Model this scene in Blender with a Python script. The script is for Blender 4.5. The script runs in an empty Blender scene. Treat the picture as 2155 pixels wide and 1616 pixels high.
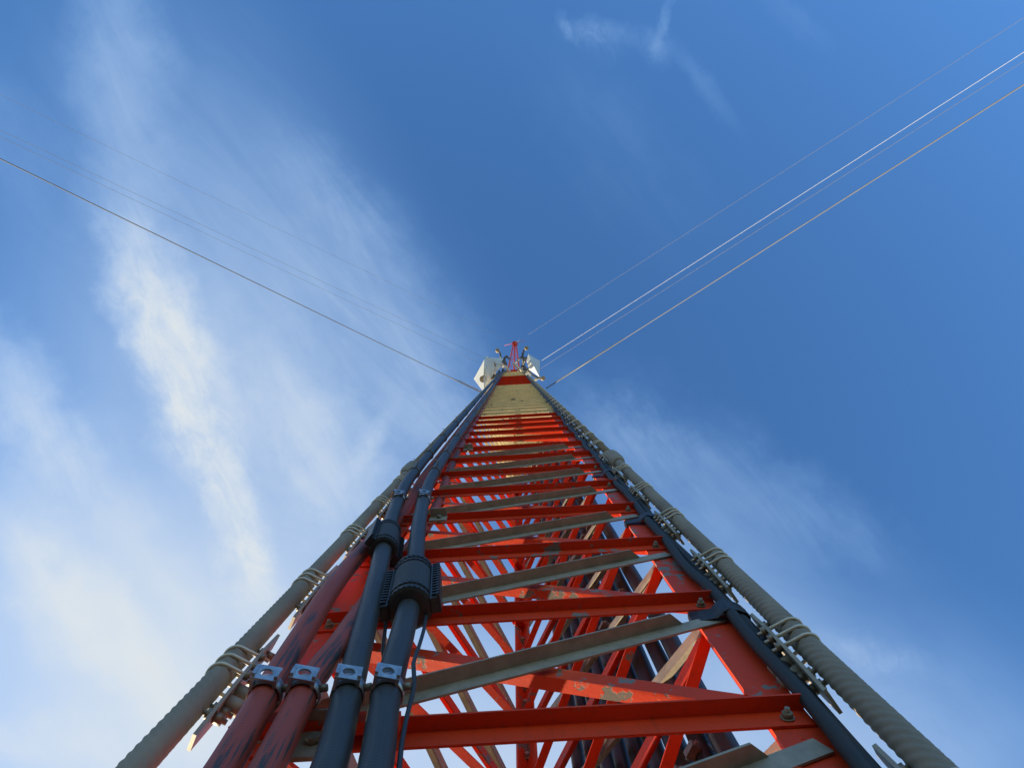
import bpy, bmesh, math, random
from mathutils import Vector, Matrix
random.seed(7)
rad = math.radians
SC = bpy.context.scene
COL = SC.collection

# ------------------------------------------------------------------ camera
F_PX, W_PX, CX, CY = 1437.0, 2155.0, 1077.5, 808.0
TILT = math.atan((CY - 757.0) / F_PX)
EYE = Vector((0, 0, 1.6))
FWD = Vector((0, math.sin(TILT), math.cos(TILT)))
UPV = Vector((0, -math.cos(TILT), math.sin(TILT)))
RGT = Vector((1, 0, 0))
cam_d = bpy.data.cameras.new("camera")
cam = bpy.data.objects.new("camera", cam_d); COL.objects.link(cam)
cam_d.sensor_width = 36.0
cam_d.lens = 36.0 * F_PX / W_PX
cam_d.clip_start, cam_d.clip_end = 0.05, 5000
m = Matrix((RGT, UPV, -FWD)).transposed().to_4x4(); m.translation = EYE
cam.matrix_world = m
SC.camera = cam

# ------------------------------------------------------------------ sun, sky, exposure
SUN_EL, SUN_AZ = rad(4.5), Vector((-0.59, 0.81, 0)).normalized()
SUN_DIR = (SUN_AZ * math.cos(SUN_EL) + Vector((0, 0, math.sin(SUN_EL)))).normalized()   # towards the sun
sd = bpy.data.lights.new("sun", 'SUN'); sd.energy = 5.0; sd.angle = rad(0.5); sd.color = (1.0, 0.82, 0.56)
so = bpy.data.objects.new("sun", sd); COL.objects.link(so)
so.rotation_euler = SUN_DIR.to_track_quat('Z', 'Y').to_euler()
so.location = (-20, 25, 30)

SC.view_settings.view_transform = 'Standard'
SC.view_settings.look = 'None'
SC.view_settings.gamma = 1.0
SC.view_settings.exposure = 1.1
SC.view_settings.use_curve_mapping = False

world = bpy.data.worlds.new("World"); SC.world = world; world.use_nodes = True
wt = world.node_tree; wt.nodes.clear()
def N(t, kind, **kw):
    n = t.nodes.new(kind)
    for k, v in kw.items(): setattr(n, k, v)
    return n
def math_n(t, op, a, b=None, c=None, clamp=False):
    n = N(t, 'ShaderNodeMath', operation=op); n.use_clamp = clamp
    for i, x in enumerate((a, b, c)):
        if x is None: continue
        if isinstance(x, (int, float)): n.inputs[i].default_value = x
        else: t.links.new(x, n.inputs[i])
    return n.outputs[0]
def build_world():
    t = wt; L = t.links.new
    out = N(t, 'ShaderNodeOutputWorld'); bg = N(t, 'ShaderNodeBackground')
    bg.inputs['Strength'].default_value = 0.15
    sky = N(t, 'ShaderNodeTexSky', sky_type='NISHITA'); sky.sun_disc = False
    sky.sun_elevation = SUN_EL; sky.sun_rotation = math.atan2(SUN_AZ.x, SUN_AZ.y)
    sky.air_density = 1.0; sky.dust_density = 0.1; sky.ozone_density = 3.0
    tc = N(t, 'ShaderNodeTexCoord'); sep = N(t, 'ShaderNodeSeparateXYZ'); L(tc.outputs['Generated'], sep.inputs[0])
    z = math_n(t, 'MAXIMUM', sep.outputs[2], 0.03)
    px = math_n(t, 'DIVIDE', sep.outputs[0], z); py = math_n(t, 'DIVIDE', sep.outputs[1], z)
    u = math_n(t, 'MULTIPLY_ADD', px, 14.37, 10.78); v = math_n(t, 'MULTIPLY_ADD', py, 14.37, 7.57)
    cmb = N(t, 'ShaderNodeCombineXYZ'); L(u, cmb.inputs[0]); L(v, cmb.inputs[1]); P = cmb.outputs[0]   # plane of the cloud layer, units of its own
    def noise(scale, detail, rough, stretch=None, ang=0.0, dist=0.0, off=(0, 0, 0), src=P):
        mp = N(t, 'ShaderNodeMapping', vector_type='TEXTURE')
        mp.inputs['Rotation'].default_value = (0, 0, rad(ang)); mp.inputs['Location'].default_value = off
        mp.inputs['Scale'].default_value = (stretch or 1.0, 1.0, 1.0)
        L(src, mp.inputs[0])
        n = N(t, 'ShaderNodeTexNoise'); n.inputs['Scale'].default_value = scale; n.inputs['Detail'].default_value = detail
        n.inputs['Roughness'].default_value = rough; n.inputs['Distortion'].default_value = dist
        L(mp.outputs[0], n.inputs['Vector']); return n
    # a gently warped copy of the plane, so cloud edges are ragged
    wn = noise(0.75, 5, 0.6, off=(3, 1, 0))
    wsub = N(t, 'ShaderNodeVectorMath', operation='SUBTRACT'); L(wn.outputs['Color'], wsub.inputs[0]); wsub.inputs[1].default_value = (.5, .5, .5)
    wmul = N(t, 'ShaderNodeVectorMath', operation='SCALE'); L(wsub.outputs[0], wmul.inputs[0]); wmul.inputs['Scale'].default_value = 1.5
    wadd = N(t, 'ShaderNodeVectorMath', operation='ADD'); L(P, wadd.inputs[0]); L(wmul.outputs[0], wadd.inputs[1]); PW = wadd.outputs[0]
    wn2 = noise(2.2, 5, 0.65, off=(5, 6, 0))
    ws2 = N(t, 'ShaderNodeVectorMath', operation='SUBTRACT'); L(wn2.outputs['Color'], ws2.inputs[0]); ws2.inputs[1].default_value = (.5, .5, .5)
    wm2 = N(t, 'ShaderNodeVectorMath', operation='SCALE'); L(ws2.outputs[0], wm2.inputs[0]); wm2.inputs['Scale'].default_value = .45
    wa2 = N(t, 'ShaderNodeVectorMath', operation='ADD'); L(P, wa2.inputs[0]); L(wm2.outputs[0], wa2.inputs[1]); PS = wa2.outputs[0]
    def remap(s, a, b, lo=0.0, hi=1.0):
        n = N(t, 'ShaderNodeMapRange', interpolation_type='SMOOTHSTEP'); L(s, n.inputs[0])
        n.inputs[1].default_value = a; n.inputs[2].default_value = b; n.inputs[3].default_value = lo; n.inputs[4].default_value = hi
        return n.outputs[0]
    nA = remap(noise(0.75, 9, 0.64, 4.0, 66, 0.4).outputs['Fac'], .30, .72)
    nB = remap(noise(1.0, 10, 0.64, 5.0, 50, 0.5, (7, 2, 0)).outputs['Fac'], .32, .70)
    nC = remap(noise(0.42, 7, 0.60, 1.6, 30, 0.5, (1, 9, 0)).outputs['Fac'], .32, .70)
    nF = remap(noise(2.1, 12, 0.72, 2.6, 64, 0.8, (4, 4, 0)).outputs['Fac'], .34, .66)
    NS = {'A': nA, 'B': nB, 'C': nC, 'F': nF}
    total = None
    # x, y, angle, half length, half width, amount, noise, floor of the noise
    for (x, y, ang, hl, hw, amp, nk, fl) in CLOUDS:
        mp = N(t, 'ShaderNodeMapping', vector_type='TEXTURE')
        mp.inputs['Location'].default_value = (x / 100, y / 100, 0); mp.inputs['Rotation'].default_value = (0, 0, rad(ang))
        mp.inputs['Scale'].default_value = (hl / 100, hw / 100, 1)
        L(PS if hw < 45 else PW if hw < 260 else P, mp.inputs[0])
        ln = N(t, 'ShaderNodeVectorMath', operation='LENGTH'); L(mp.outputs[0], ln.inputs[0])
        b = remap(ln.outputs['Value'], 1.0, 0.0, 0.0, amp)
        nz = math_n(t, 'MULTIPLY_ADD', NS[nk], 1 - fl, fl)
        b = math_n(t, 'MULTIPLY', b, nz)
        # layers veil one another: 1-(1-a)(1-b)
        inv = math_n(t, 'SUBTRACT', 1.0, b)
        total = inv if total is None else math_n(t, 'MULTIPLY', total, inv)
    mask = math_n(t, 'SUBTRACT', 1.0, total)
    hs = N(t, 'ShaderNodeHueSaturation'); hs.inputs['Hue'].default_value = SKY_HSV[0]
    hs.inputs['Saturation'].default_value = SKY_HSV[1]; hs.inputs['Value'].default_value = SKY_HSV[2]
    L(sky.outputs[0], hs.inputs['Color'])
    mx = N(t, 'ShaderNodeMix', data_type='RGBA', blend_type='MIX')
    cc = N(t, 'ShaderNodeMix', data_type='RGBA', blend_type='MIX'); L(mask, cc.inputs['Factor'])
    cc.inputs['A'].default_value = CLOUD_THIN; cc.inputs['B'].default_value = CLOUD_COL      # thin ice veils scatter blue, thick cloud is white
    L(mask, mx.inputs['Factor']); L(hs.outputs[0], mx.inputs['A']); L(cc.outputs['Result'], mx.inputs['B'])
    L(mx.outputs['Result'], bg.inputs['Color']); L(bg.outputs[0], out.inputs[0])
SKY_HSV = (0.510, 1.08, 1.81)
CLOUD_COL = (2.36, 2.50, 2.55, 1)
CLOUD_THIN = (1.4, 2.45, 4.0, 1)
CLOUDS = [
    (270, 150, 84, 480, 150, .34, 'A', .6), (420, 480, 66, 720, 500, .34, 'B', .72),
    (300, 560, 72, 300, 130, .45, 'F', .6), (350, 690, 64, 290, 125, .98, 'F', .66), (405, 850, 66, 280, 135, .92, 'F', .55),
    (470, 1000, 64, 200, 85, .45, 'F', .4), (515, 1180, 68, 230, 90, .97, 'F', .58), (460, 1020, 62, 150, 60, .6, 'F', .5), (590, 860, 58, 460, 230, .52, 'A', .6),
    (720, 440, 50, 320, 110, .22, 'B', .35), (760, 640, 52, 440, 240, .30, 'B', .5), (900, 760, 50, 250, 170, .24, 'B', .5), (930, 930, 30, 280, 180, .34, 'B', .6),
    (700, 1000, 60, 400, 180, .50, 'A', .5), (780, 930, -58, 130, 34, .32, 'F', .6),
    (60, 900, 62, 420, 140, .60, 'A', .6), (230, 1050, 56, 480, 120, .40, 'A', .4), (110, 1240, 52, 460, 150, .86, 'A', .72),
    (330, 1450, 48, 440, 150, .86, 'A', .72), (120, 1600, 10, 420, 110, .35, 'A', .5), (0, 260, 70, 300, 120, .14, 'A', .5), (120, 1640, 0, 620, 240, .55, 'C', .8),
    (420, 1400, 0, 900, 620, .62, 'C', .8), (1000, 1640, 0, 1050, 560, .72, 'C', .9), (300, 1050, 60, 900, 480, .42, 'C', .8),
    (1320, 950, 30, 300, 140, .17, 'B', .45), (1500, 1020, 30, 520, 200, .17, 'B', .4), (1740, 1090, 30, 320, 110, .12, 'B', .4), (1340, 900, 24, 200, 60, .12, 'F', .2),
    (1830, 1390, 12, 190, 60, .24, 'F', .4), (1750, 1560, 20, 850, 480, .40, 'C', .75), (1450, 1250, 40, 460, 340, .30, 'C', .7), (150, 1420, 0, 820, 620, .64, 'C', .92), (650, 820, 60, 760, 520, .26, 'C', .8), (1900, 1640, 0, 760, 320, .16, 'C', .8),
    (1240, 78, 5, 95, 42, .15, 'F', .3), (1192, 72, 62, 60, 17, .15, 'F', .5), (1392, 60, 104, 90, 18, .15, 'F', .5), (1375, 110, 60, 60, 42, .18, 'F', .4), (1300, 95, 8, 150, 60, .07, 'F', .2),
    (1480, 190, 52, 170, 32, .09, 'B', .4), (1660, 50, 40, 150, 40, .09, 'B', .3), (1300, 330, 50, 400, 160, .06, 'B', .3),
]
build_world()

# ------------------------------------------------------------------ helpers
def at(px, py, z=None, y=None):
    """A direction of view turned into a point at height z above the eye, or at distance y towards the mast."""
    d = FWD + RGT * ((px - CX) / F_PX) + UPV * ((CY - py) / F_PX)
    return EYE + d * ((z / d.z) if z is not None else (y / d.y))
def mesh(name, verts, faces, mat, parent=None, uvs=None, smooth=False):
    me = bpy.data.meshes.new(name); me.from_pydata([tuple(v) for v in verts], [], faces)
    if uvs is not None:
        ul = me.uv_layers.new(name="uv"); 
        for p in me.polygons:
            for li in p.loop_indices: ul.data[li].uv = uvs[li]
    me.materials.append(mat)
    if smooth: me.polygons.foreach_set('use_smooth', [True] * len(me.polygons))
    me.update()
    o = bpy.data.objects.new(name, me); COL.objects.link(o)
    if parent: o.parent = parent
    return o
def tag(o, label=None, cat=None, group=None, kind=None):
    for k, v in (('label', label), ('category', cat), ('group', group), ('kind', kind)):
        if v: o[k] = v
    return o
def thing(name, label, cat, loc=(0, 0, 0), rz=0.0, group=None):
    o = bpy.data.objects.new(name, None); COL.objects.link(o); o.location = loc; o.rotation_euler = (0, 0, rz)
    o.empty_display_size = 0.1
    return tag(o, label, cat, group)
def copy_tree(o, parent=None):
    c = o.copy(); COL.objects.link(c)
    if parent is not None: c.parent = parent
    for ch in list(o.children): copy_tree(ch, c)
    return c
class MB:
    """Collects shapes that belong to ONE part."""
    def __init__(s): s.v, s.f, s.uv, s.sm = [], [], [], []
    def add(s, v, f, uv=None, smooth=False):
        b = len(s.v); s.v += [Vector(x) for x in v]
        for i, q in enumerate(f):
            s.f.append([b + k for k in q]); s.uv += (uv[i] if uv else [(0, 0)] * len(q)); s.sm.append(smooth)
        return s
    def box(s, c, ax, ay, az, hx, hy, hz):
        c = Vector(c); vs = [c + ax * (hx * i) + ay * (hy * j) + az * (hz * k) for i in (-1, 1) for j in (-1, 1) for k in (-1, 1)]
        return s.add(vs, [(0, 1, 3, 2), (4, 6, 7, 5), (0, 4, 5, 1), (2, 3, 7, 6), (0, 2, 6, 4), (1, 5, 7, 3)])
    def angle(s, p0, p1, u, v, a, b, t, a_cut=0.0):
        """An angle section from p0 to p1, flange a along u, flange b along v; a_cut shortens flange b at both ends."""
        p0, p1 = Vector(p0), Vector(p1); d = (p1 - p0).normalized()
        if a_cut:
            q0, q1 = p0 + d * a_cut, p1 - d * a_cut
            s.bar(p0 + u * (a / 2) + v * (t / 2), p1 + u * (a / 2) + v * (t / 2), u, v, a / 2, t / 2)
            e = d * a_cut * .35
            vs = [q0 + v * t, q0 + v * t + u * t, q1 + v * t + u * t, q1 + v * t, q0 + v * b + e, q0 + v * b + u * t + e, q1 + v * b + u * t - e, q1 + v * b - e]
            return s.add(vs, [(0, 3, 2, 1), (4, 5, 6, 7), (0, 4, 7, 3), (1, 2, 6, 5), (0, 1, 5, 4), (3, 7, 6, 2)])
        prof = [Vector((0, 0, 0)), u * a, u * a + v * t, u * t + v * t, v * b + u * t, v * b]
        vs = [p0 + q for q in prof] + [p1 + q for q in prof]
        fs = [(i, (i + 1) % 6, (i + 1) % 6 + 6, i + 6) for i in range(6)] + [(5, 4, 3, 0), (3, 2, 1, 0), (6, 9, 10, 11), (6, 7, 8, 9)]
        return s.add(vs, fs)
    def bar(s, p0, p1, u, v, hu, hv):
        p0, p1 = Vector(p0), Vector(p1); c = (p0 + p1) / 2
        return s.box(c, (p1 - p0).normalized(), u, v, (p1 - p0).length / 2, hu, hv)
    def tube(s, pts, r, seg=12, caps=True, closed=False, rfun=None):
        pts = [Vector(p) for p in pts]; n = len(pts); vs, fs, uvs = [], [], []
        tn = []
        for i in range(n):
            if closed: d = pts[(i + 1) % n] - pts[i - 1]
            else: d = pts[min(i + 1, n - 1)] - pts[max(i - 1, 0)]
            tn.append(d.normalized())
        ref = Vector((0, 0, 1)) if abs(tn[0].z) < .9 else Vector((1, 0, 0))
        nx = (ref - tn[0] * ref.dot(tn[0])).normalized(); L = 0.0; Ls = []
        for i in range(n):
            if i: L += (pts[i] - pts[i - 1]).length
            Ls.append(L)
            nx = (nx - tn[i] * nx.dot(tn[i])).normalized(); ny = tn[i].cross(nx)
            for k in range(seg):
                th = 2 * math.pi * k / seg
                rr = r[i] if isinstance(r, (list, tuple)) else r
                if rfun: rr *= rfun(th, L)
                vs.append(pts[i] + nx * (rr * math.cos(th)) + ny * (rr * math.sin(th)))
        for i in range(n if closed else n - 1):
            j = (i + 1) % n
            for k in range(seg):
                k2 = (k + 1) % seg
                fs.append((i * seg + k, i * seg + k2, j * seg + k2, j * seg + k))
                uvs.append([(k / seg, Ls[i]), ((k + 1) / seg, Ls[i]), ((k + 1) / seg, Ls[j]), (k / seg, Ls[j])])
        s.add(vs, fs, uvs, True)
        if caps and not closed:
            b = len(s.v) - len(vs)
            s.f.append([b + k for k in range(seg)][::-1]); s.uv += [(0, 0)] * seg; s.sm.append(False)
            s.f.append([b + (n - 1) * seg + k for k in range(seg)]); s.uv += [(0, 0)] * seg; s.sm.append(False)
        return s
    def cyl(s, p0, p1, r, seg=12, r1=None):
        return s.tube([p0, p1], [r, r if r1 is None else r1], seg)
    def build(s, name, mat, parent=None):
        o = mesh(name, s.v, s.f, mat, parent, s.uv)
        o.data.polygons.foreach_set('use_smooth', s.sm)
        return o
def spline(pts, step=0.08):
    pts = [Vector(p) for p in pts]; out = []
    q = [pts[0] * 2 - pts[1]] + pts + [pts[-1] * 2 - pts[-2]]
    for i in range(1, len(q) - 2):
        p0, p1, p2, p3 = q[i - 1:i + 3]; n = max(1, min(60, int((p2 - p1).length / step)))
        for k in range(n):
            t = k / n
            out.append(.5 * ((2 * p1) + (p2 - p0) * t + (2 * p0 - 5 * p1 + 4 * p2 - p3) * t * t + (3 * p1 - p0 - 3 * p2 + p3) * t ** 3))
    out.append(pts[-1]); return out

# ------------------------------------------------------------------ mast measures
WID = 1.05
Z1 = F_PX * WID / 1244.0
STEP = 0.455 * Z1
NP = 75
def zk(k): return EYE.z + Z1 * (1 + 0.455 * k)
BAND0, BAND = EYE.z + Z1 * 6.46, Z1 * 7.735
TOPZ = zk(NP)
Rv = at(1697, 1497, z=Z1); Rv = Vector((Rv.x, Rv.y, 0))
FA = math.atan(0.058)
ax = Vector((-math.cos(FA), math.sin(FA), 0)); nin = Vector((math.sin(FA), math.cos(FA), 0))
Lv = Rv + ax * WID
Bv = Rv + ax * (WID / 2) + nin * (WID * math.sqrt(3) / 2)
CEN = (Rv + Lv + Bv) / 3
ZU = Vector((0, 0, 1))

# ------------------------------------------------------------------ materials
def material(name):
    mt = bpy.data.materials.new(name); mt.use_nodes = True
    t = mt.node_tree; return mt, t, t.nodes['Principled BSDF'], t.links.new
def rgb(t, c):
    n = N(t, 'ShaderNodeRGB'); n.outputs[0].default_value = (*c, 1); return n.outputs[0]
def mix(t, f, a, b, mode='MIX'):
    n = N(t, 'ShaderNodeMix', data_type='RGBA', blend_type=mode)
    for k, x in (('Factor', f), ('A', a), ('B', b)):
        if isinstance(x, (int, float)): n.inputs[k].default_value = x
        elif isinstance(x, tuple): n.inputs[k].default_value = (*x, 1)
        else: t.links.new(x, n.inputs[k])
    return n.outputs['Result']
def pos_noise(t, scale, detail=4, rough=.6, vec=None, stretch=(1, 1, 1)):
    if vec is None: vec = N(t, 'ShaderNodeNewGeometry').outputs['Position']
    mp = N(t, 'ShaderNodeMapping'); mp.inputs['Scale'].default_value = stretch; t.links.new(vec, mp.inputs[0])
    n = N(t, 'ShaderNodeTexNoise'); n.inputs['Scale'].default_value = scale; n.inputs['Detail'].default_value = detail; n.inputs['Roughness'].default_value = rough
    t.links.new(mp.outputs[0], n.inputs['Vector']); return n.outputs['Fac']
def ramp(t, s, a, b, lo=0.0, hi=1.0):
    n = N(t, 'ShaderNodeMapRange'); t.links.new(s, n.inputs[0])
    for i, x in enumerate((a, b, lo, hi)): n.inputs[i + 1].default_value = x
    return n.outputs[0]
def bump(t, bs, h, strength, dist=0.002):
    b = N(t, 'ShaderNodeBump'); b.inputs['Strength'].default_value = strength; b.inputs['Distance'].default_value = dist
    t.links.new(h, b.inputs['Height']); t.links.new(b.outputs[0], bs.inputs['Normal'])
RED, CREAM = (0.64, 0.046, 0.010), (0.86, 0.72, 0.45)
def band_factor(t):
    """1 in the white bands of the mast's paint, 0 in the red ones."""
    g = N(t, 'ShaderNodeNewGeometry'); sp = N(t, 'ShaderNodeSeparateXYZ'); t.links.new(g.outputs['Position'], sp.inputs[0])
    q = math_n(t, 'DIVIDE', math_n(t, 'SUBTRACT', sp.outputs[2], BAND0), BAND * 2)
    fr = math_n(t, 'FRACT', q)
    return math_n(t, 'LESS_THAN', fr, 0.5)
def painted(name, chip_lo):
    mt, t, bs, L = material(name)
    fac = band_factor(t)
    v = pos_noise(t, 3.0, 5); red = mix(t, ramp(t, v, .3, .7), tuple(c * .86 for c in RED), tuple(min(1, c * 1.12) for c in RED)); bs.inputs['Specular IOR Level'].default_value = .2
    fade = pos_noise(t, 14, 5); red = mix(t, ramp(t, fade, .5, .8, 0, .28), red, (0.42, 0.070, 0.035))
    wht = mix(t, ramp(t, pos_noise(t, 9, 6), .35, .8), CREAM, (0.70, 0.58, 0.37))
    c = mix(t, fac, red, wht)
    chip = ramp(t, math_n(t, 'ADD', math_n(t, 'MULTIPLY', pos_noise(t, 24, 7, .66), .62), math_n(t, 'MULTIPLY', pos_noise(t, 5, 3, .5), .38)), chip_lo - .02, chip_lo - .002)
    c = mix(t, chip, c, (0.185, 0.175, 0.16))
    grime = ramp(t, pos_noise(t, 45, 5, .7), .56, .75, 0, .35); c = mix(t, grime, c, (0.12, 0.05, 0.03))
    drip = ramp(t, pos_noise(t, 1.0, 6, .65, None, (55, 55, 3.5)), .58, .74, 0, .45); c = mix(t, drip, c, (0.15, 0.035, 0.015))
    L(c, bs.inputs['Base Color'])
    L(ramp(t, v, .3, .7, .45, .62), bs.inputs['Roughness'])
    h = math_n(t, 'MULTIPLY_ADD', chip, -1.0, pos_noise(t, 70, 3)); bump(t, bs, h, .35, .0012)
    return mt
M = {}
M['paint'] = painted("red_and_white_band_paint", .612)
M['paint_worn'] = painted("chipped_band_paint", .575)
def simple(name, col, rough, metal=0.0, var=.25, scale=12, stretch=(1, 1, 1), col2=None, bmp=.2):
    mt, t, bs, L = material(name)
    n = pos_noise(t, scale, 5, .65, None, stretch)
    c = mix(t, ramp(t, n, .32, .72), tuple(x * (1 - var) for x in col), col2 or tuple(min(1, x * (1 + var)) for x in col))
    L(c, bs.inputs['Base Color']); bs.inputs['Metallic'].default_value = metal
    L(ramp(t, n, .3, .7, rough - .07, rough + .08), bs.inputs['Roughness'])
    bump(t, bs, pos_noise(t, scale * 6, 3), bmp, .0006)
    return mt
M['galv'] = simple("dull_galvanised_steel", (0.30, 0.262, 0.205), .62, .1, .22, 26)
M['bright'] = simple("bright_zinc_steel", (0.44, 0.45, 0.46), .40, .85, .22, 55)
M['bolt'] = simple("weathered_bolt_steel", (0.24, 0.20, 0.15), .5, .4, .25, 60)
M['wirebow'] = simple("pale_wire_bow_steel", (0.60, 0.54, 0.44), .42, .3, .15, 60)
M['rope'] = simple("weathered_grey_rope_jacket", (0.245, 0.205, 0.160), .8, 0, .22, 8, (1, 1, .5))
M['tape'] = simple("black_rubber_tape", (0.022, 0.024, 0.028), .5, 0, .35, 40)
M['plain'] = simple('plain_black_jacket', (0.020, 0.020, 0.020), .62, 0, .3, 20)
M['shell'] = simple("black_moulded_plastic", (0.025, 0.026, 0.028), .45, 0, .25, 50)
M['shell_grey'] = simple("dusty_grey_plastic", (0.034, 0.034, 0.036), .65, 0, .2, 30)
M['radome'] = simple("pale_weathered_radome", (0.52, 0.53, 0.50), .5, 0, .10, 2, bmp=0)
M['pale_pipe'] = simple("pale_painted_pipe", (0.60, 0.57, 0.50), .5, .1, .15, 10)
M['dark_pipe'] = simple("dark_mount_steel", (0.10, 0.105, 0.115), .5, .3, .2, 10)
M['dish'] = simple("tan_dish_shroud", (0.36, 0.27, 0.18), .55, 0, .2, 6)
M['guy'] = simple("grey_guy_strand", (0.150, 0.150, 0.155), .7, .1, .15, 6)
M['guy_white'] = simple("pale_guy_rope", (0.55, 0.55, 0.54), .6, 0, .08, 6)
M['concrete'] = simple("weathered_concrete", (0.34, 0.32, 0.28), .9, 0, .2, 2)
def jacket(name, base, paint_amt, band=False, rough=.33):
    """Corrugated cable jacket; paint_amt smears the mast's red paint along it; band follows the mast's paint bands."""
    mt, t, bs, L = material(name)
    uv = N(t, 'ShaderNodeUVMap').outputs[0]
    n = pos_noise(t, 1.0, 7, .72, uv, (30, 6, 1)); n2 = pos_noise(t, 1.0, 5, .6, uv, (4, 2.4, 1))
    c = mix(t, ramp(t, pos_noise(t, 5, 4), .3, .7), base, tuple(x * 1.6 for x in base))
    if paint_amt:
        f = ramp(t, math_n(t, 'ADD', math_n(t, 'MULTIPLY', n, .55), math_n(t, 'MULTIPLY', n2, .6)), .725 - paint_amt, .785 - paint_amt, 0, .85)
        pc = (0.36, 0.050, 0.024)
        if band: pc = mix(t, band_factor(t), (0.024, 0.013, 0.010), CREAM); f = math_n(t, 'MAXIMUM', f, math_n(t, 'MULTIPLY', band_factor(t), .95))
        c = mix(t, f, c, pc)
    L(c, bs.inputs['Base Color'])
    L(ramp(t, n, .3, .7, rough, rough + .22), bs.inputs['Roughness'])
    sp = N(t, 'ShaderNodeSeparateXYZ'); L(uv, sp.inputs[0])
    wv = math_n(t, 'SINE', math_n(t, 'MULTIPLY', sp.outputs[1], 2 * math.pi / .0075))
    bump(t, bs, wv, .10, .0008)
    return mt
M['coax'] = jacket("black_corrugated_jacket", (0.026, 0.026, 0.026), 0, False, .36)
M['coax_red'] = jacket("black_jacket_smeared_with_red_paint", (0.024, 0.022, 0.022), .222, False, .44)
M['feeder'] = jacket("dark_jacket_smeared_with_band_paint", (0.015, 0.012, 0.011), .10, True, .36)

# ------------------------------------------------------------------ ground
def ground():
    mt, t, bs, L = material("dry_grass_ground")
    n = pos_noise(t, .6, 8, .7); n2 = pos_noise(t, 9, 6, .7)
    c = mix(t, ramp(t, n, .35, .65), (0.56, 0.47, 0.30), (0.42, 0.37, 0.21)); c = mix(t, ramp(t, n2, .4, .7, 0, .5), c, (0.62, 0.53, 0.36))
    L(c, bs.inputs['Base Color']); bs.inputs['Roughness'].default_value = .95
    S, G = 900, 24
    vs = [(-S + 2 * S * i / G, -S + 2 * S * j / G, 0) for j in range(G + 1) for i in range(G + 1)]
    fs = [(j * (G + 1) + i, j * (G + 1) + i + 1, (j + 1) * (G + 1) + i + 1, (j + 1) * (G + 1) + i) for j in range(G) for i in range(G)]
    tag(mesh('ground', vs, fs, mt), kind='structure')
    m2, t2, bs2, L2 = material("dark_bounce_cut_ground")  # unseen dark disc, added to cut ground bounce on the lower mast
    L2(mix(t2, ramp(t2, pos_noise(t2, 30, 6, .7), .35, .7), (0.018, 0.016, 0.014), (0.060, 0.053, 0.043)), bs2.inputs['Base Color']); bs2.inputs['Roughness'].default_value = .95
    bump(t2, bs2, pos_noise(t2, 40, 5), .8, .02)
    n = 64; rim = [(6.8 + .5 * math.sin(k * 1.9) + .3 * math.sin(k * .7), 2 * math.pi * k / n) for k in range(n)]
    tag(mesh('bounce_cut_disc', [(0, 1, .004)] + [(r * math.cos(a), 1 + r * math.sin(a), .004) for r, a in rim], [(0, 1 + k, 1 + (k + 1) % n) for k in range(n)], m2), kind='structure')
    b = MB(); b.box(CEN + ZU * .02, Vector((1, 0, 0)), Vector((0, 1, 0)), ZU, .95, .95, .06)
    tag(b.build('concrete_pad', M['concrete']), kind='structure')
ground()

# ------------------------------------------------------------------ mast
mast = thing('lattice_mast', 'tall red and white banded triangular steel lattice mast rising into the sky', 'mast', (CEN.x, CEN.y, 0))
MO = Vector((CEN.x, CEN.y, 0))
TL = 0.007
def legs():
    vs = [Lv, Rv, Bv]
    for i in range(3):
        p, q, r = vs[i], vs[(i + 1) % 3], vs[(i + 2) % 3]
        u, v = (q - p).normalized(), (r - p).normalized()
        mid = (u + v).normalized(); nu = (mid - u * mid.dot(u)).normalized(); nv = (mid - v * mid.dot(v)).normalized()
        a = .082; inner = (u + v) * (TL / math.sin(rad(60)))
        prof = [Vector((0, 0, 0)), u * a, u * a + nu * TL, inner, v * a + nv * TL, v * a]
        b = MB(); z0, z1 = ZU * .08, ZU * TOPZ; o = p - MO
        vv = [o + x + z0 for x in prof] + [o + x + z1 for x in prof]
        b.add(vv, [(j, (j + 1) % 6, (j + 1) % 6 + 6, j + 6) for j in range(6)] + [(5, 4, 3, 0), (3, 2, 1, 0), (6, 9, 10, 11), (6, 7, 8, 9)])
        leg = b.build('mast_leg', M['paint_worn'], mast)
        # bolt rows of the splices, on both flanges
        if i == 2:
            for k in range(-1, 12):
                for dz in (.16, .30):
                    bb = MB(); c = p + (u + v).normalized() * .012 + ZU * (zk(k) + dz) - MO
                    bb.cyl(c, c + (u + v).normalized() * .030, .009, 6); bb.cyl(c + (u + v).normalized() * .003, c + (u + v).normalized() * .016, .016, 6)
                    bb.build('bolt', M['bolt'], leg)
legs()
FACES = [(Lv, Rv), (Rv, Bv), (Bv, Lv)]
def bolt_at(parent, p, n):
    b = MB(); b.cyl(p, p + n * .020, .0050, 8); b.cyl(p + n * .001, p + n * .003, .0125, 14); b.cyl(p + n * .003, p + n * .012, .0095, 6)
    return b.build('bolt', M['bolt'], parent)
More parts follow.
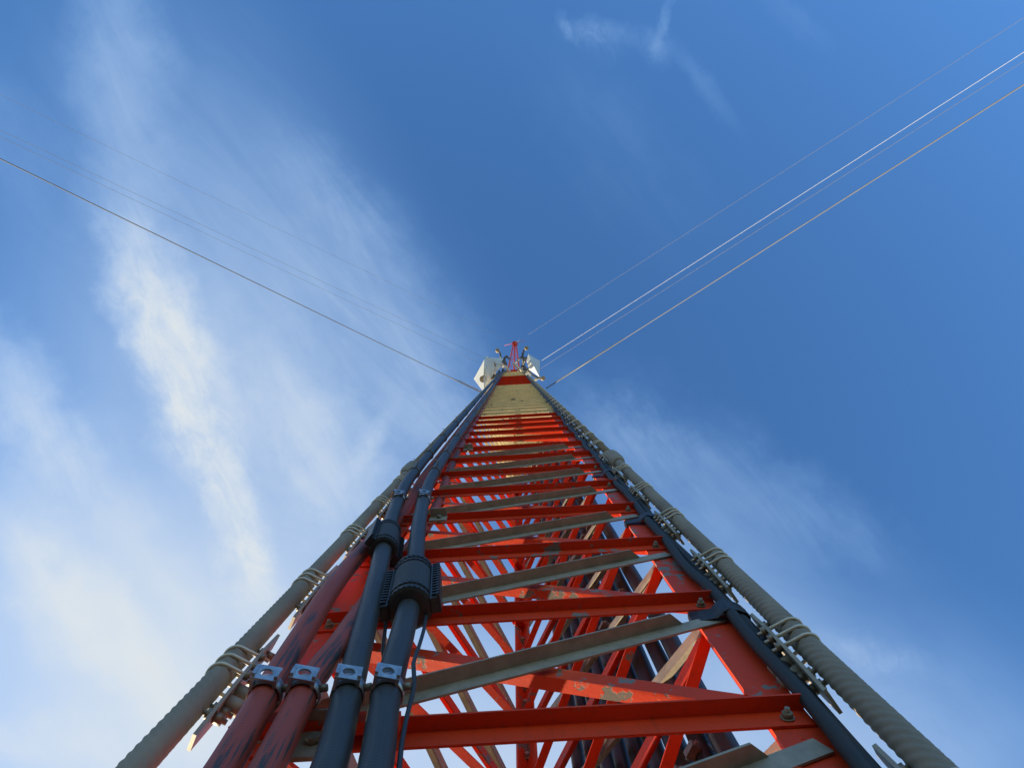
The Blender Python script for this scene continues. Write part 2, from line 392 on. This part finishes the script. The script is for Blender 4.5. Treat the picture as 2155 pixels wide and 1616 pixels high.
def bracing():
    far_h, far_d = MB(), MB()
    n_ind = 33
    for fi, (A, C) in enumerate(FACES):
        d = (C - A).normalized(); n = Vector((d.y, -d.x, 0))          # outward
        if n.dot((A + C) / 2 - CEN) < 0: n = -n
        for k in range(-5, NP + 1):
            z = zk(k); last = k == NP
            # horizontal: one flange against the leg, the other standing out at its top
            p0 = A - MO + d * .006 + n * .001 + ZU * z; p1 = C - MO - d * .006 + n * .001 + ZU * z
            ind = -1 <= k < n_ind - 1
            b = MB() if ind else far_h
            b.angle(p0, p1, -ZU, n, .052, .034, .005)
            if ind:
                o = b.build('horizontal_brace', M['paint'], mast)
                if k <= 5:
                    for q in (p0 + d * .040, p1 - d * .040): bolt_at(o, q - ZU * .030 + n * .005, n)
            if last: continue
            # painted diagonal inside the face, low at C, high at A
            q0 = C - MO - d * .02 - n * (TL + .002) + ZU * (z + .015); q1 = A - MO + d * .02 - n * (TL + .002) + ZU * (z + STEP - .085)
            dd = (q1 - q0).normalized(); up = (ZU - dd * dd.dot(ZU)).normalized()
            b = MB() if ind else far_d
            b.angle(q0, q1, up, -n, .044, .030, .005)
            if ind:
                o = b.build('diagonal_brace', M['paint_worn' if fi == 0 and k < 3 else 'paint'], mast)
                if k <= 3:
                    for q in (q0 + dd * .04, q1 - dd * .05): bolt_at(o, q + up * .026 - n * .005, -n)
            # bare galvanised diagonal outside the face, low at A, high at C, only in the lower panels
            if -1 <= k <= 6:
                g0 = A - MO + d * .03 + n * .002 + ZU * (z + .02); g1 = C - MO - d * .03 + n * .002 + ZU * (z + STEP - .095)
                gd = (g1 - g0).normalized(); dn = -(ZU - gd * gd.dot(ZU)).normalized()
                b = MB(); b.angle(g0, g1, dn, n, .043, .036, .005, .10)
                o = b.build('galvanised_brace', M['galv'], mast); o['label'] = 'bare galvanised diagonal brace'
    tag(far_h.build('horizontal_brace', M['paint'], mast), kind='stuff')
    tag(far_d.build('diagonal_brace', M['paint'], mast), kind='stuff')
bracing()

# ------------------------------------------------------------------ ribbed ropes on stand-off clamps
OUT = {'R': (Rv - CEN).normalized(), 'L': (Lv - CEN).normalized()}
VTX = {'R': Rv, 'L': Lv}
ROPE_OFF, ROPE_R = {'R': .089, 'L': .097}, .0245
def rope(side, label):
    o = OUT[side]; c = VTX[side] + o * ROPE_OFF[side]
    t = thing('ribbed_rope', label, 'cable', (c.x, c.y, .3))
    zb = EYE.z + Z1 * 3.22
    rf = lambda th, l: 1.0 + .12 * abs(math.sin(3.0 * th + l * math.pi / .024)) - .075
    pts = [Vector((0, 0, .3 + .0045 * i)) for i in range(int((zb - .6) / .0045))]
    MB().tube(pts, ROPE_R, 36, True, False, rf).build('lower_rope', M['rope'], t)
    bz = zb - .3
    prof = [(-.06, .028), (-.05, .034), (-.02, .040), (.02, .043), (.16, .043), (.24, .040), (.28, .033), (.31, .024)]
    MB().tube([Vector((0, 0, bz + a)) for a, r in prof], [r for a, r in prof], 24).build('end_cap', M['rope'], t)
    MB().tube([Vector((0, 0, bz + .2)), Vector((0, 0, zk(46) - .3))], .0235, 16).build('upper_rope', M['rope'], t)
    return t
rope('R', 'thick ribbed grey rope cable standing off the right leg of the mast')
rope('L', 'thick ribbed grey rope cable standing off the left leg beside the black cables')
def make_clamp():
    t = thing('rope_clamp', 'x', 'clamp')
    X, Y = Vector((1, 0, 0)), Vector((0, 1, 0))            # local X points away from the mast
    px = -.042
    pl = MB(); vs = []
    outline = [(-.028, -.20), (.014, -.215), (.030, -.05), (.032, .10), (.018, .215), (-.012, .20), (-.036, .06), (-.036, -.06)]
    h = .0035
    vs = [(px - h, y, z) for y, z in outline] + [(px + h, y, z) for y, z in outline]; m_ = len(outline)
    pl.add(vs, [tuple(range(m_))[::-1], tuple(range(m_, 2 * m_))] + [(i, (i + 1) % m_, (i + 1) % m_ + m_, i + m_) for i in range(m_)])
    pl.build('plate', M['galv'], t)
    for z in (-.012, .030, .072):
        pts = [Vector((px - .024, -  .0290, z))]
        for i in range(19):
            a = -math.pi / 2 + math.pi * i / 18
            pts.append(Vector((-.001 + .0266 * math.cos(a), .0266 * math.sin(a), z + .006 * math.sin(a))))
        pts.append(Vector((px - .024,   .0290, z)))
        ub = MB().tube(pts, .0044, 8).build('wire_bow', M['wirebow'], t)
        for y in (-  .0290,   .0290):
            nb = MB(); nb.cyl((px - .014, y, z), (px - .004, y, z), .010, 6); nb.build('nut', M['bolt'], ub)
    for y, z in ((-.004, -.10), (.004, -.135), (.0, .14)):
        b = MB(); b.cyl((px - .030, y, z), (px + .028, y, z), .0055, 8); b.cyl((px - .022, y, z), (px - .004, y, z), .011, 6); b.cyl((px + .004, y, z), (px + .012, y, z), .011, 6)
        b.build('bolt', M['bolt'], t)
    for z in (-.03, -.075):
        MB().cyl((px - .004, 0, z), (px - .052, 0, z), .017, 14).build('standoff_tube', M['galv'], t)
    return t
proto = make_clamp()
def clamps(side, word, lo, hi):
    o = OUT[side]; rz = math.atan2(o.y, o.x); global proto_used
    c = VTX[side] + o * ROPE_OFF[side]
    names = {-1: 'lowest', 0: 'lowest', 1: 'second lowest', 2: 'third lowest', 3: 'fourth lowest', 4: 'fifth lowest', 5: 'sixth lowest'}
    if lo == -1: names = {-1: 'bottom edge', 0: 'lowest complete', 1: 'second complete', 2: 'third complete', 3: 'fourth complete', 4: 'fifth complete'}
    for i in range(lo, hi):
        q = proto if not USED else copy_tree(proto)
        USED.append(q)
        q.location = (c.x, c.y, EYE.z + Z1 * (1.15 + .4525 * i)); q.rotation_euler = (0, 0, rz)
        if i in names:
            q['label'] = f'{names[i]} galvanised plate clamp with three wire bows on the {word} ribbed rope'
        else:
            q['label'] = f'small distant clamp in the beaded row high up the {word} ribbed rope'
        q['group'] = f'plate clamps along the {word} ribbed rope'
USED = []
clamps('R', 'right', -1, 46)
clamps('L', 'left', 0, 5)

# ------------------------------------------------------------------ black coaxial cables on the left
YC = 0.595
def px_path(pts, y, top=None):
    out = [at(px, py, y=y + (e[0] if e else 0.0)) for px, py, *e in pts]
    return out
def upto(pts, zt):
    """carry the run straight up to height zt, parallel to the mast"""
    e = pts[-1].copy(); n = max(1, int((zt - e.z) / .5)); pts += [Vector((e.x, e.y, e.z + (zt - e.z) * (i + 1) / n)) for i in range(n)]; return pts
def down(pts):
    a, b = pts[0], pts[1]; d = (a - b).normalized(); d = Vector((d.x * .4, d.y * .4, d.z))
    L_ = (a.z - .15) / -d.z
    return [a + d * (L_ * f) for f in (1, .7, .4, .2, .1)] + pts
CAB = {
    1: [(470, 1616), (572, 1440), (640, 1330), (700, 1235), (752, 1172, .03), (800, 1122, .06), (845, 1085, .08), (872, 1040, .08), (893, 1003, .08), (930, 955, .08)],
    2: [(562, 1616), (655, 1432), (703, 1372), (748, 1305, .02), (800, 1235, .06), (850, 1170, .10), (900, 1100, .11), (928, 1045, .11), (945, 993, .10), (965, 948, .09)],
    3: [(692, 1616), (722, 1500), (742, 1422), (770, 1310), (794, 1215), (813, 1132), (832, 1070), (855, 1018), (882, 982), (906, 953), (930, 925)],
    4: [(790, 1616), (806, 1500), (826, 1412), (849, 1325), (865, 1255), (874, 1180), (882, 1100), (895, 1040), (910, 1003), (931, 970), (953, 935)],
}
CABLAB = {1: 'leftmost thick cable smeared with red paint beside the left ribbed rope', 2: 'second thick cable from the left, heavily streaked with red paint',
          3: 'plain black thick cable with the upper clamshell cover on it', 4: 'rightmost plain black thick cable with the lower grey clamshell cover on it'}
CABR = {1: .0255, 2: .0255, 3: .0268, 4: .0268}
CABPATH = {}
for i, pts in CAB.items():
    p = px_path(pts, YC); p = down(p); upto(p, p[-1].z + 1.5); upto(p, zk(74))
    s = spline(p, .05); CABPATH[i] = s
    o = MB().tube(s, CABR[i], 24).build('coaxial_cable', M['coax_red' if i < 3 else 'coax'])
    tag(o, CABLAB[i], 'cable', 'thick cables on the left side of the mast')
def on_path(path, z):
    for a, b in zip(path, path[1:]):
        if a.z <= z <= b.z and b.z > a.z:
            t = (z - a.z) / (b.z - a.z); return a.lerp(b, t), (b - a).normalized()
    return path[-1], ZU
def make_hanger(r):
    """Bright saddle clamp with a square drilled tab; built along local Z, tab towards local -Y."""
    t = thing('cable_clamp', 'x', 'clamp')
    b = MB(); n = 24
    for (r0, h0) in ((r + .0035, .016),):
        vs, fs = [], []
        for k in range(n):
            a = rad(-250) + rad(320) * k / (n - 1)
            for rr, zz in ((r0, -h0), (r0, h0), (r0 - .003, h0), (r0 - .003, -h0)): vs.append((rr * math.cos(a), rr * math.sin(a), zz))
        for k in range(n - 1):
            for j in range(4): fs.append((k * 4 + j, k * 4 + (j + 1) % 4, k * 4 + 4 + (j + 1) % 4, k * 4 + 4 + j))
        b.add(vs, fs, None, True)
    b.build('band', M['bright'], t)
    b = MB(); w, hh, th, hr = .0225, .021, .004, .0115; cx, cy = -.006, -(r + .011)
    # drilled tab, facing down and out, with a ring of quads round the hole
    segs = 16; U = Vector((1, 0, 0)); V = Vector((0, -.12, .99)).normalized(); Wn = U.cross(V)
    c0 = Vector((cx, cy, 0)); ring_o, ring_i = [], []
    for k in range(segs):
        a = 2 * math.pi * k / segs; ca, sa = math.cos(a), math.sin(a); q = max(abs(ca), abs(sa))
        ring_o.append(c0 + U * (w * ca / q) + V * (hh * sa / q)); ring_i.append(c0 + U * (hr * ca) + V * (hr * sa))
    vs = [x + Wn * th * .5 for x in ring_o] + [x + Wn * th * .5 for x in ring_i] + [x - Wn * th * .5 for x in ring_o] + [x - Wn * th * .5 for x in ring_i]
    fs = []
    for k in range(segs):
        k2 = (k + 1) % segs; S = segs
        fs += [(k, k2, S + k2, S + k), (2 * S + k2, 2 * S + k, 3 * S + k, 3 * S + k2), (k2, k, 2 * S + k, 2 * S + k2), (S + k, S + k2, 3 * S + k2, 3 * S + k)]
    b.add(vs, fs); b.build('drilled_tab', M['bright'], t)
    b = MB()
    for sx in (-1, 1): MB().box((cx + sx * (w - .003), cy + .010, -.004), U, Vector((0, 1, 0)), ZU, .003, .016, .014).build('tab_cheek', M['bright'], t)
    bb = MB(); bb.cyl((w + .002, -r * .55, 0), (w + .016, -r * .75, 0), .007, 8); bb.build('bolt', M['bolt'], t)
    return t
def orient(o, p, d, yaw=0.0):
    q = ZU.rotation_difference(d); o.rotation_mode = 'QUATERNION'
    from mathutils import Quaternion
    o.rotation_quaternion = q @ Quaternion((0, 0, 1), yaw); o.location = p
hp = make_hanger(.0270); HU = []
HANG = {1: [(.985, 'drilled clamp on the leftmost red smeared cable')], 2: [(.985, 'drilled clamp on the second red streaked cable')],
        3: [(.987, 'drilled clamp on the black cable below the upper clamshell cover'), (2.36, 'small clamp above the upper clamshell cover')],
        4: [(.99, 'drilled clamp on the rightmost black cable below the grey cover'), (2.36, 'small clamp high above the lower grey clamshell cover')]}
for ci, lst in HANG.items():
    for zf, lab in lst:
        h = hp if not HU else copy_tree(hp); HU.append(h)
        p, d = on_path(CABPATH[ci], EYE.z + Z1 * zf); orient(h, p, d, rad(12))
        h['label'] = 'bright steel ' + lab; h['group'] = 'steel clamps on the thick left cables'
# the bracket rail behind the row of clamps
rl = MB(); za = EYE.z + Z1 * .985
pA, _ = on_path(CABPATH[1], za); pB, _ = on_path(CABPATH[4], za); off = nin * .052
rl.bar(pA + off + ax * .015, pB + off - ax * .02, ZU, nin, .018, .012)
tag(rl.build('clamp_rail', M['paint']), 'red painted rail behind the row of four drilled clamps', 'rail')

def make_cover():
    t = thing('clamshell_cover', 'x', 'cover')
    prof = [(-.152, .030), (-.150, .050), (-.146, .058), (-.128, .058), (-.126, .054), (-.112, .054), (-.110, .058), (-.098, .058), (-.096, .053),
            (.096, .053), (.098, .058), (.110, .058), (.112, .054), (.126, .054), (.128, .058), (.146, .058), (.150, .050), (.152, .030)]
    sh = MB().tube([Vector((0, 0, a)) for a, r in prof], [r for a, r in prof], 30).build('shell', M['shell'], t)
    sh.data.polygons.foreach_set('use_smooth', [False] * len(sh.data.polygons))
    vs, fs = [], []
    for k in range(15):
        a = rad(-160) + rad(140) * k / 14
        for rr, zz_ in ((.0565, -.090), (.0565, .090), (.052, .090), (.052, -.090)): vs.append((rr * math.cos(a), rr * math.sin(a), zz_))
    for k in range(14):
        for j in range(4): fs.append((k * 4 + j, k * 4 + (j + 1) % 4, k * 4 + 4 + (j + 1) % 4, k * 4 + 4 + j))
    MB().add(vs, fs + [(3, 2, 1, 0), (56, 57, 58, 59)]).build('grey_panel', M['shell_grey'], t)
    for zz_ in (-.138, .138, -.104, .104):
        tb = MB()
        for k in range(26):
            a = 2 * math.pi * k / 26; U = Vector((math.cos(a), math.sin(a), 0)); V = Vector((-math.sin(a), math.cos(a), 0))
            tb.box(U * .0580 + ZU * zz_, U, V, ZU, .0011, .0042, .005)
        tb.build('toothed_rim', M['shell'], t)
    for s, nm in ((1, 'clasp'), (-1, 'hinge')):
        b = MB(); U, V = Vector((1, 0, 0)), Vector((0, 1, 0))
        b.box((s * .064, .002, 0), U, V, ZU, .009, .020, .150)
        b.box((s * .076, .002, 0), U, V, ZU, .004, .024, .140)
        for k in range(13): b.box((s * .070, -.018, -.13 + .0215 * k), U, V, ZU, .010, .006, .0035)
        b.build(nm, M['shell'], t)
    return t
cv = make_cover()
p, d = on_path(CABPATH[4], EYE.z + Z1 * 1.444); orient(cv, p, d, rad(-8)); tag(cv, 'black clamshell cover with grey middle band on the rightmost black cable', 'cover', 'clamshell covers on the black cables')
cv.scale = (.93, .93, .93)
c2 = copy_tree(cv); c2.scale = (.76, .76, .82); p, d = on_path(CABPATH[3], EYE.z + Z1 * 1.84); orient(c2, p, d, rad(40))
c2['label'] = 'black ribbed clamshell cover on the black cable nearer the left ribbed rope'

# wire ties up the black cables
TI = 0
for zf in (2.95, 3.5, 4.25, 5.2, 6.3, 7.6, 9.2):
    for ci in (3, 4):
        p, d = on_path(CABPATH[ci], EYE.z + Z1 * zf)
        nx = Vector((1, 0, 0)); nx = (nx - d * nx.dot(d)).normalized(); ny = d.cross(nx)
        pts = [p + nx * (.0295 * math.cos(2 * math.pi * k / 20)) + ny * (.0295 * math.sin(2 * math.pi * k / 20)) for k in range(20)]
        b = MB().tube(pts, .0032, 6, False, True)
        q = p + ny * -.0295 + nx * .01; b.tube([q, q - ny * .03 + nx * .012, q - ny * .045 - nx * .012], .0025, 6)
        o = b.build('wire_tie', M['bolt']); tag(o, 'thin wire tie wound round a black cable above the clamshell covers', 'tie', 'wire ties on the black cables'); TI += 1

# galvanised angle clips at the left leg
def clip_box(px, py, y, s, lab):
    c = at(px, py, y=y); t = thing('angle_clip', lab, 'clip', c, math.atan2(ax.y, ax.x), 'galvanised clips beside the left leg')
    U, V = Vector((1, 0, 0)), Vector((0, 1, 0))
    b = MB(); b.box((0, 0, 0), U, V, ZU, s, .004, s); b.box((0, .02, s - .003), U, V, ZU, s, .018, .003); b.build('clip_plate', M['galv'], t)
    b = MB(); b.cyl((-.004, -.012 * 0 + .004, 0), (-.004, .016, 0), s * .3, 6); b.cyl((-.004, -.004, 0), (-.004, -.016, 0), s * .3, 6); b.build('bolt', M['bolt'], t)
clip_box(922, 1092, .64, .034, 'square galvanised clip under the third cable, below the highest grey braces')
clip_box(985, 946, .66, .034, 'small galvanised clip high on the left leg among red bars')
clip_box(655, 1565, .655, .045, 'large galvanised clip low behind the red streaked cable')
# thin black drop wires beside cable four
def wire(pts, r, label, mat='tape', name='thin_wire', cat='wire', grp=None, y=YC):
    s = spline([at(px, py, y=y + (e[0] if e else 0)) for px, py, *e in pts], .03)
    return tag(MB().tube(s, r, 10).build(name, M[mat]), label, cat, grp)
wire([(838, 1640), (846, 1560), (858, 1500), (872, 1440, -.01), (870, 1395, -.02), (880, 1365, -.01), (893, 1320), (896, 1290, .02)], .0042, 'thin black wire hanging down from the lower clamshell cover')
wire([(800, 1500, .03), (812, 1420, .035), (806, 1370, .03), (812, 1300, .03), (808, 1230, .03)], .0045, 'thin black wire running between the two plain black cables')

# ------------------------------------------------------------------ thin black pair up the right leg
def leg_cable(offs, r, label, lat):
    o = OUT['R']; pts = []
    tdir = Vector((-o.y, o.x, 0))
    rnd = random.Random(int(lat * 1000) + 3)
    k = -4.0
    base = Rv + Vector((0, -1, 0)) * .014
    while k < 60:
        j = (rnd.random() - .5) * (.016 if k < 8 else .02)
        pts.append(base + Vector((1, 0, 0)) * (lat + j) + Vector((0, -1, 0)) * (offs + j * .5) + ZU * zk(k))
        k += 0.5 if k < 8 else 1.0
    o_ = MB().tube(spline(pts, .06), r, 14).build('leg_cable', M['plain']); return tag(o_, label, 'cable', 'thin black cables up the right leg')
lc1 = leg_cable(.008, .0145, 'thin black cable taped along the face of the right red leg', -.008)
lc2 = leg_cable(.002, .0145, 'thin black cable on the outer edge of the right red leg', .020)
def wrap(zf, h, tail):
    b = MB(); z = EYE.z + Z1 * zf; c = Rv
    loop = [(-.090, .001), (-.060, -.006), (-.036, -.014), (-.026, -.030), (-.010, -.040), (.010, -.037), (.026, -.034), (.038, -.024), (.040, -.006), (.030, .012), (.0, .020), (-.03, .020), (-.088, .018)]
    rings = []
    for j, (dz, sc) in enumerate(((-h, .97), (-h * .92, 1.0), (-h * .3, 1.02), (-h * .25, 1.0), (h * .35, 1.03), (h * .4, 1.0), (h * .92, 1.0), (h, .96))):
        for i, (x, y) in enumerate(loop): rings.append(c + Vector((x * sc, y * sc, z + dz - x * .25 + .003 * math.sin(i * 1.7 + j))))
    n = len(loop); m_ = len(rings) // n
    b.add(rings, [(j * n + i, j * n + (i + 1) % n, (j + 1) * n + (i + 1) % n, (j + 1) * n + i) for j in range(m_ - 1) for i in range(n)], None, True)
    return tag(b.build('tape_wrap', M['tape'], None), tail, 'tape', 'black tape wraps on the right leg')
wrap(1.36, .032, 'broad black tape wrap round the right leg under the second red bar')
wrap(2.17, .028, 'black tape wrap round the right leg in the middle of the grey braces')
wrap(3.05, .026, 'black tape wrap round the right leg near the rope end cap')

# ------------------------------------------------------------------ bank of feeder tubes behind the right face
def feeders():
    d = (Bv - Rv).normalized(); n = Vector((d.y, -d.x, 0)); 
    if n.dot((Rv + Bv) / 2 - CEN) < 0: n = -n
    words = ['nearest the right leg', 'second from the right leg', 'third from the right leg', 'fourth from the right leg', 'fifth from the right leg', 'fourth from the back leg', 'third from the back leg', 'second from the back leg', 'nearest the back leg']
    ts = (.232, .300, .369, .440, .508, .578, .648, .715, .78)
    ra = (.029, .025, .029, .027, .030, .026, .029, .026, .027)
    for i, t_ in enumerate(ts):
        c = Rv + d * (t_ * WID) + n * .085
        rnd = random.Random(i + 20); pts = []
        for k in range(-5, 61):
            j = Vector(((rnd.random() - .5) * .012, (rnd.random() - .5) * .012, 0)); pts.append(c + j + ZU * (zk(k) if k > -5 else .1))
        o = MB().tube(spline(pts, .14), ra[i], 18).build('feeder_tube', M['feeder'])
        tag(o, f'dark paint smeared feeder tube behind the right face, {words[i]}', 'cable', 'feeder tubes behind the right face')
        if i in (1, 2, 3, 4):
            for kk in (.72, 2.7, 4.7):
                p = c + ZU * zk(kk)
                h = thing('feeder_hanger', ['low', 'middle', 'high'][int(kk / 2)] + f' pinkish bolted hanger on the feeder tube {words[i]}', 'hanger', p, math.atan2(-n.y, -n.x), 'hangers on the feeder tubes')
                b = MB(); b.tube([Vector((0, 0, -.012)), Vector((0, 0, .012))], ra[i] + .004, 18); b.build('band', M['bolt'], h)
                b = MB(); U, V = Vector((1, 0, 0)), Vector((0, 1, 0)); b.box((ra[i] + .012, 0, 0), U, V, ZU, .012, .018, .012); b.cyl((ra[i] + .012, -.026, 0), (ra[i] + .012, .026, 0), .006, 8); b.build('bolted_ear', M['bolt'], h)
feeders()

# ------------------------------------------------------------------ top of the mast: spire, arms, antennas
def zz(f): return Z1 * f
def spire():
    b = MB(); base, tip = at(1081, 787, z=zz(35.0)), at(1083.5, 724, z=zz(40.5))
    sp = None
    for k in range(3):
        a = rad(90 + 120 * k); o0 = Vector((math.cos(a), math.sin(a), 0))
        b.cyl(base + o0 * .42 - MO, tip + o0 * .11 - MO, .05, 8)
    for j in range(1, 5):
        for k in range(3):
            f0, f1 = j / 5 - .1, j / 5 + .1; a0, a1 = rad(90 + 120 * k), rad(210 + 120 * k)
            P = lambda f, a: base.lerp(tip, f) + Vector((math.cos(a), math.sin(a), 0)) * (.42 + (.11 - .42) * f) - MO
            b.cyl(P(f0, a0), P(f1, a1), .014, 6)
    b.build('spire', M['red_plain'], mast)
    cap = MB(); cap.cyl(tip - MO, tip - MO + ZU * .12, .22, 12); cap.cyl(tip - MO + Vector((-.75, .1, .1)), tip - MO + Vector((.75, -.25, .1)), .016, 6); cap.build('spire_cap', M['red_plain'], mast)
M['red_plain'] = simple("spire_red_paint", RED, .45, 0, .15, 4)
spire()
def arms():
    for a, c in (((1064, 770), (1075, 787)), ((1080, 763), (1104, 790)), ((1052, 785), (1052 + 24, 800)), ((1120, 802), (1137, 793))):
        z = zz(31.5); b = MB(); b.cyl(at(*a, z=z) - MO, at(*c, z=z) - MO, .085, 8); b.build('outrigger_arm', M['pale_pipe'], mast)
arms()
def hull(name, pts, mat, parent):
    bm = bmesh.new()
    c = parent.matrix_world.translation if False else Vector(parent.location)
    for p_ in pts: bm.verts.new(p_ - c)
    bmesh.ops.convex_hull(bm, input=bm.verts)
    for v in [v for v in bm.verts if not v.link_faces]: bm.verts.remove(v)
    me = bpy.data.meshes.new(name); bm.to_mesh(me); bm.free(); me.materials.append(mat)
    o = bpy.data.objects.new(name, me); COL.objects.link(o); o.parent = parent; return o
def pipes(t, segs, z, r, mat, name='mount_pipe'):
    for (x0, y0, x1, y1) in segs:
        b = MB(); c = Vector(t.location); b.cyl(at(x0, y0, z=z) - c, at(x1, y1, z=z + .4) - c, r, 8); b.build(name, M[mat], t)
def horns():
    # (ridge, front corners, back corners): each horn is a closed pyramid of pale sheet
    t = thing('horn_antenna', 'large pale pyramid shaped antenna left of the mast top, its tip pointing down', 'antenna', at(1035, 800, z=zz(26)))
    hull('horn_body', [at(997, 797.5, z=zz(28.4)), at(1021.5, 752.5, z=zz(26.6)), at(1047, 758, z=zz(29.6)), at(1021, 830, z=zz(24.6)), at(1041, 806, z=zz(28.6)), at(1026, 790, z=zz(31))], M['radome'], t)
    b = MB(); c = Vector(t.location)
    b.cyl(at(1021.5, 752.5, z=zz(26.55)) - c, at(1019.5, 792, z=zz(25.2)) - c, .05, 6); b.cyl(at(1019.5, 792, z=zz(25.2)) - c, at(1021, 830, z=zz(24.55)) - c, .05, 6); b.build('rib', M['pale_pipe'], t)
    b = MB(); p0 = at(1017, 797.5, z=zz(25.35)); b.cyl(p0 - c, p0 - c - ZU * .25, .16, 10); b.build('feed_window', M['dish'], t)
    pipes(t, [(1040, 806, 1052, 800), (1038, 790, 1056, 793), (1030, 798, 1050, 787)], zz(26.8), .06, 'dark_pipe')
    t = thing('horn_antenna', 'smaller pale pyramid antenna tucked beside the red spire on the left', 'antenna', at(1045, 770, z=zz(29)), 0)
    hull('horn_body', [at(1022, 752, z=zz(30)), at(1060.5, 754, z=zz(30.5)), at(1034, 774, z=zz(28.4)), at(1040, 786, z=zz(28.6)), at(1056, 772, z=zz(30)), at(1040, 768, z=zz(32))], M['radome'], t)
    b = MB(); c = Vector(t.location); p0 = at(1037.5, 768.5, z=zz(28.6)); b.cyl(p0 - c, p0 - c - ZU * .25, .16, 10); b.build('feed_window', M['dish'], t)
    b = MB(); b.cyl(at(1025, 753, z=zz(29.6)) - c, at(1068, 773, z=zz(30)) - c, .06, 6); b.build('boom', M['pale_pipe'], t)
    pipes(t, [(1060, 754, 1066, 768), (1062, 760, 1058, 778)], zz(30.6), .06, 'dark_pipe')
    t = thing('horn_antenna', 'pale pyramid antenna with sunlit left faces right of the mast top', 'antenna', at(1125, 770, z=zz(28)))
    hull('horn_body', [at(1112, 745, z=zz(29)), at(1136.5, 759.5, z=zz(29.4)), at(1135, 793, z=zz(28.2)), at(1113, 777.5, z=zz(28.6)), at(1121, 766, z=zz(27.2)), at(1108, 759, z=zz(29)), at(1125, 772, z=zz(31.5))], M['radome'], t)
    pipes(t, [(1113, 777, 1104, 783), (1108, 752, 1101, 768), (1116, 784, 1104, 776)], zz(29.2), .06, 'dark_pipe')
    t = thing('mount_frame', 'cluttered dark mounting frame between the mast and left pyramid antennas', 'frame', at(1055, 790, z=zz(29)), 0)
    pipes(t, [(1044, 796, 1066, 781), (1046, 786, 1064, 792), (1050, 780, 1056, 803), (1058, 776, 1062, 797), (1041, 803, 1060, 797), (1045, 808, 1058, 800), (1066, 750, 1073, 756), (1064, 751, 1058, 762)], zz(28.5), .055, 'dark_pipe', 'strut')
    pipes(t, [(1048, 790, 1054, 794), (1055, 785, 1061, 789), (1047, 800, 1055, 806)], zz(28.0), .07, 'pale_pipe', 'strut')
    t = thing('mount_frame', 'dark mounting frame and pole between the red spire and right antenna', 'frame', at(1100, 775, z=zz(30)), 0)
    pipes(t, [(1100, 742, 1101, 778), (1101, 748, 1085, 764), (1096, 778, 1105, 752), (1090, 782, 1110, 776), (1100, 764, 1112, 786), (1103, 781, 1132, 795), (1107, 778, 1117, 784)], zz(30.0), .055, 'dark_pipe', 'strut')
    pipes(t, [(1095, 776, 1104, 788), (1104, 785, 1116, 789)], zz(29.5), .07, 'pale_pipe', 'strut')
    for (x, y, ex, ey, f, lab) in ((1046.5, 738.5, 1054, 755, 33, 'tiny round tan dish on a bent arm above the left antennas'), (1107.5, 733.5, 1101, 745, 33, 'tiny round tan dish on a pole above the right antenna'), (1142, 797, 1130, 795, 30, 'tiny round tan dish on an arm below the right antenna')):
        t = thing('small_dish', lab, 'dish', at(x, y, z=zz(f)), 0, 'small round dishes at the mast top')
        c = Vector(t.location); b = MB(); ax_ = Vector((.2, -.35, -.9)).normalized()
        b.tube([-ax_ * .12, ax_ * .02, ax_ * .10, ax_ * .12], [.06, .115, .125, .09], 18); b.build('reflector', M['dish'], t)
        b = MB(); e = at(ex, ey, z=zz(f)) - c; mid = Vector((e.x * .8, e.y * .25, 0)); b.cyl((0, 0, 0), mid, .05, 8); b.cyl(mid, e, .05, 8); b.build('mount_arm', M['dark_pipe'], t)
horns()

# ------------------------------------------------------------------ guy wires
def guy(a, zf, bpx, ratio, r, mat, label, grp, grip=0.0):
    A = at(*a, z=zz(zf)); B = at(*bpx, z=zz(zf) * ratio)
    d = (B - A).normalized(); G = A + d * ((A.z + .3) / -d.z)
    t = thing('guy_wire', label, 'wire', (G.x, G.y, 0), 0, grp); c = Vector(t.location); L_ = (G - A).length
    pts = [A + (G - A) * (i / 24) - ZU * (0.006 * L_ * 4 * (i / 24) * (1 - i / 24) * .25) - c for i in range(25)]
    MB().tube(pts, r, 10).build('strand', M[mat], t)
    if grip:
        MB().tube([A - c, A - c + d * grip * .5, A - c + d * grip], [r * 1.8, r * 1.9, r * 1.4], 10).build('dead_end_grip', M['dark_pipe'], t)
        MB().cyl(A - c + d * .02 + Vector((0.02, -.02, 0)), A - c + d * grip * .8 + Vector((.02, -.02, .02)), r * .9, 8).build('thimble', M['bright'], t)
GR, GL = 'guy wires running up to the right', 'guy wires running up to the left'
guy((1150, 817), 12.3, (2155, 178), .52, .0080, 'guy', 'lowest grey guy wire to the right with a thick grip at the mast', GR, 2.6)
guy((1124, 769), 24.5, (2155, 110), .52, .0048, 'guy_white', 'bright white guy wire to the right, upper of the close pair', GR)
guy((1134, 778), 29.5, (2155, 129), .52, .0052, 'guy', 'faint grey guy wire to the right, lower of the close pair', GR)
guy((1083.5, 722), 40.3, (2155, 38), .52, .0062, 'guy', 'topmost guy wire to the right, from the tip of the red spire', GR)
guy((1019, 829), 12.3, (0, 334), .52, .0070, 'guy', 'lowest clearest guy wire to the left, ending behind the black cables', GL, 1.2)
guy((1050, 783), 29.5, (0, 288), .52, .0045, 'guy', 'faint guy wire to the left, lower of the close pair', GL)
guy((1060, 772), 29.5, (0, 274), .52, .0045, 'guy', 'faint guy wire to the left, upper of the close pair', GL)
guy((1083, 722), 40.3, (0, 200), .52, .0050, 'guy', 'topmost faint guy wire to the left, from the tip of the red spire', GL)
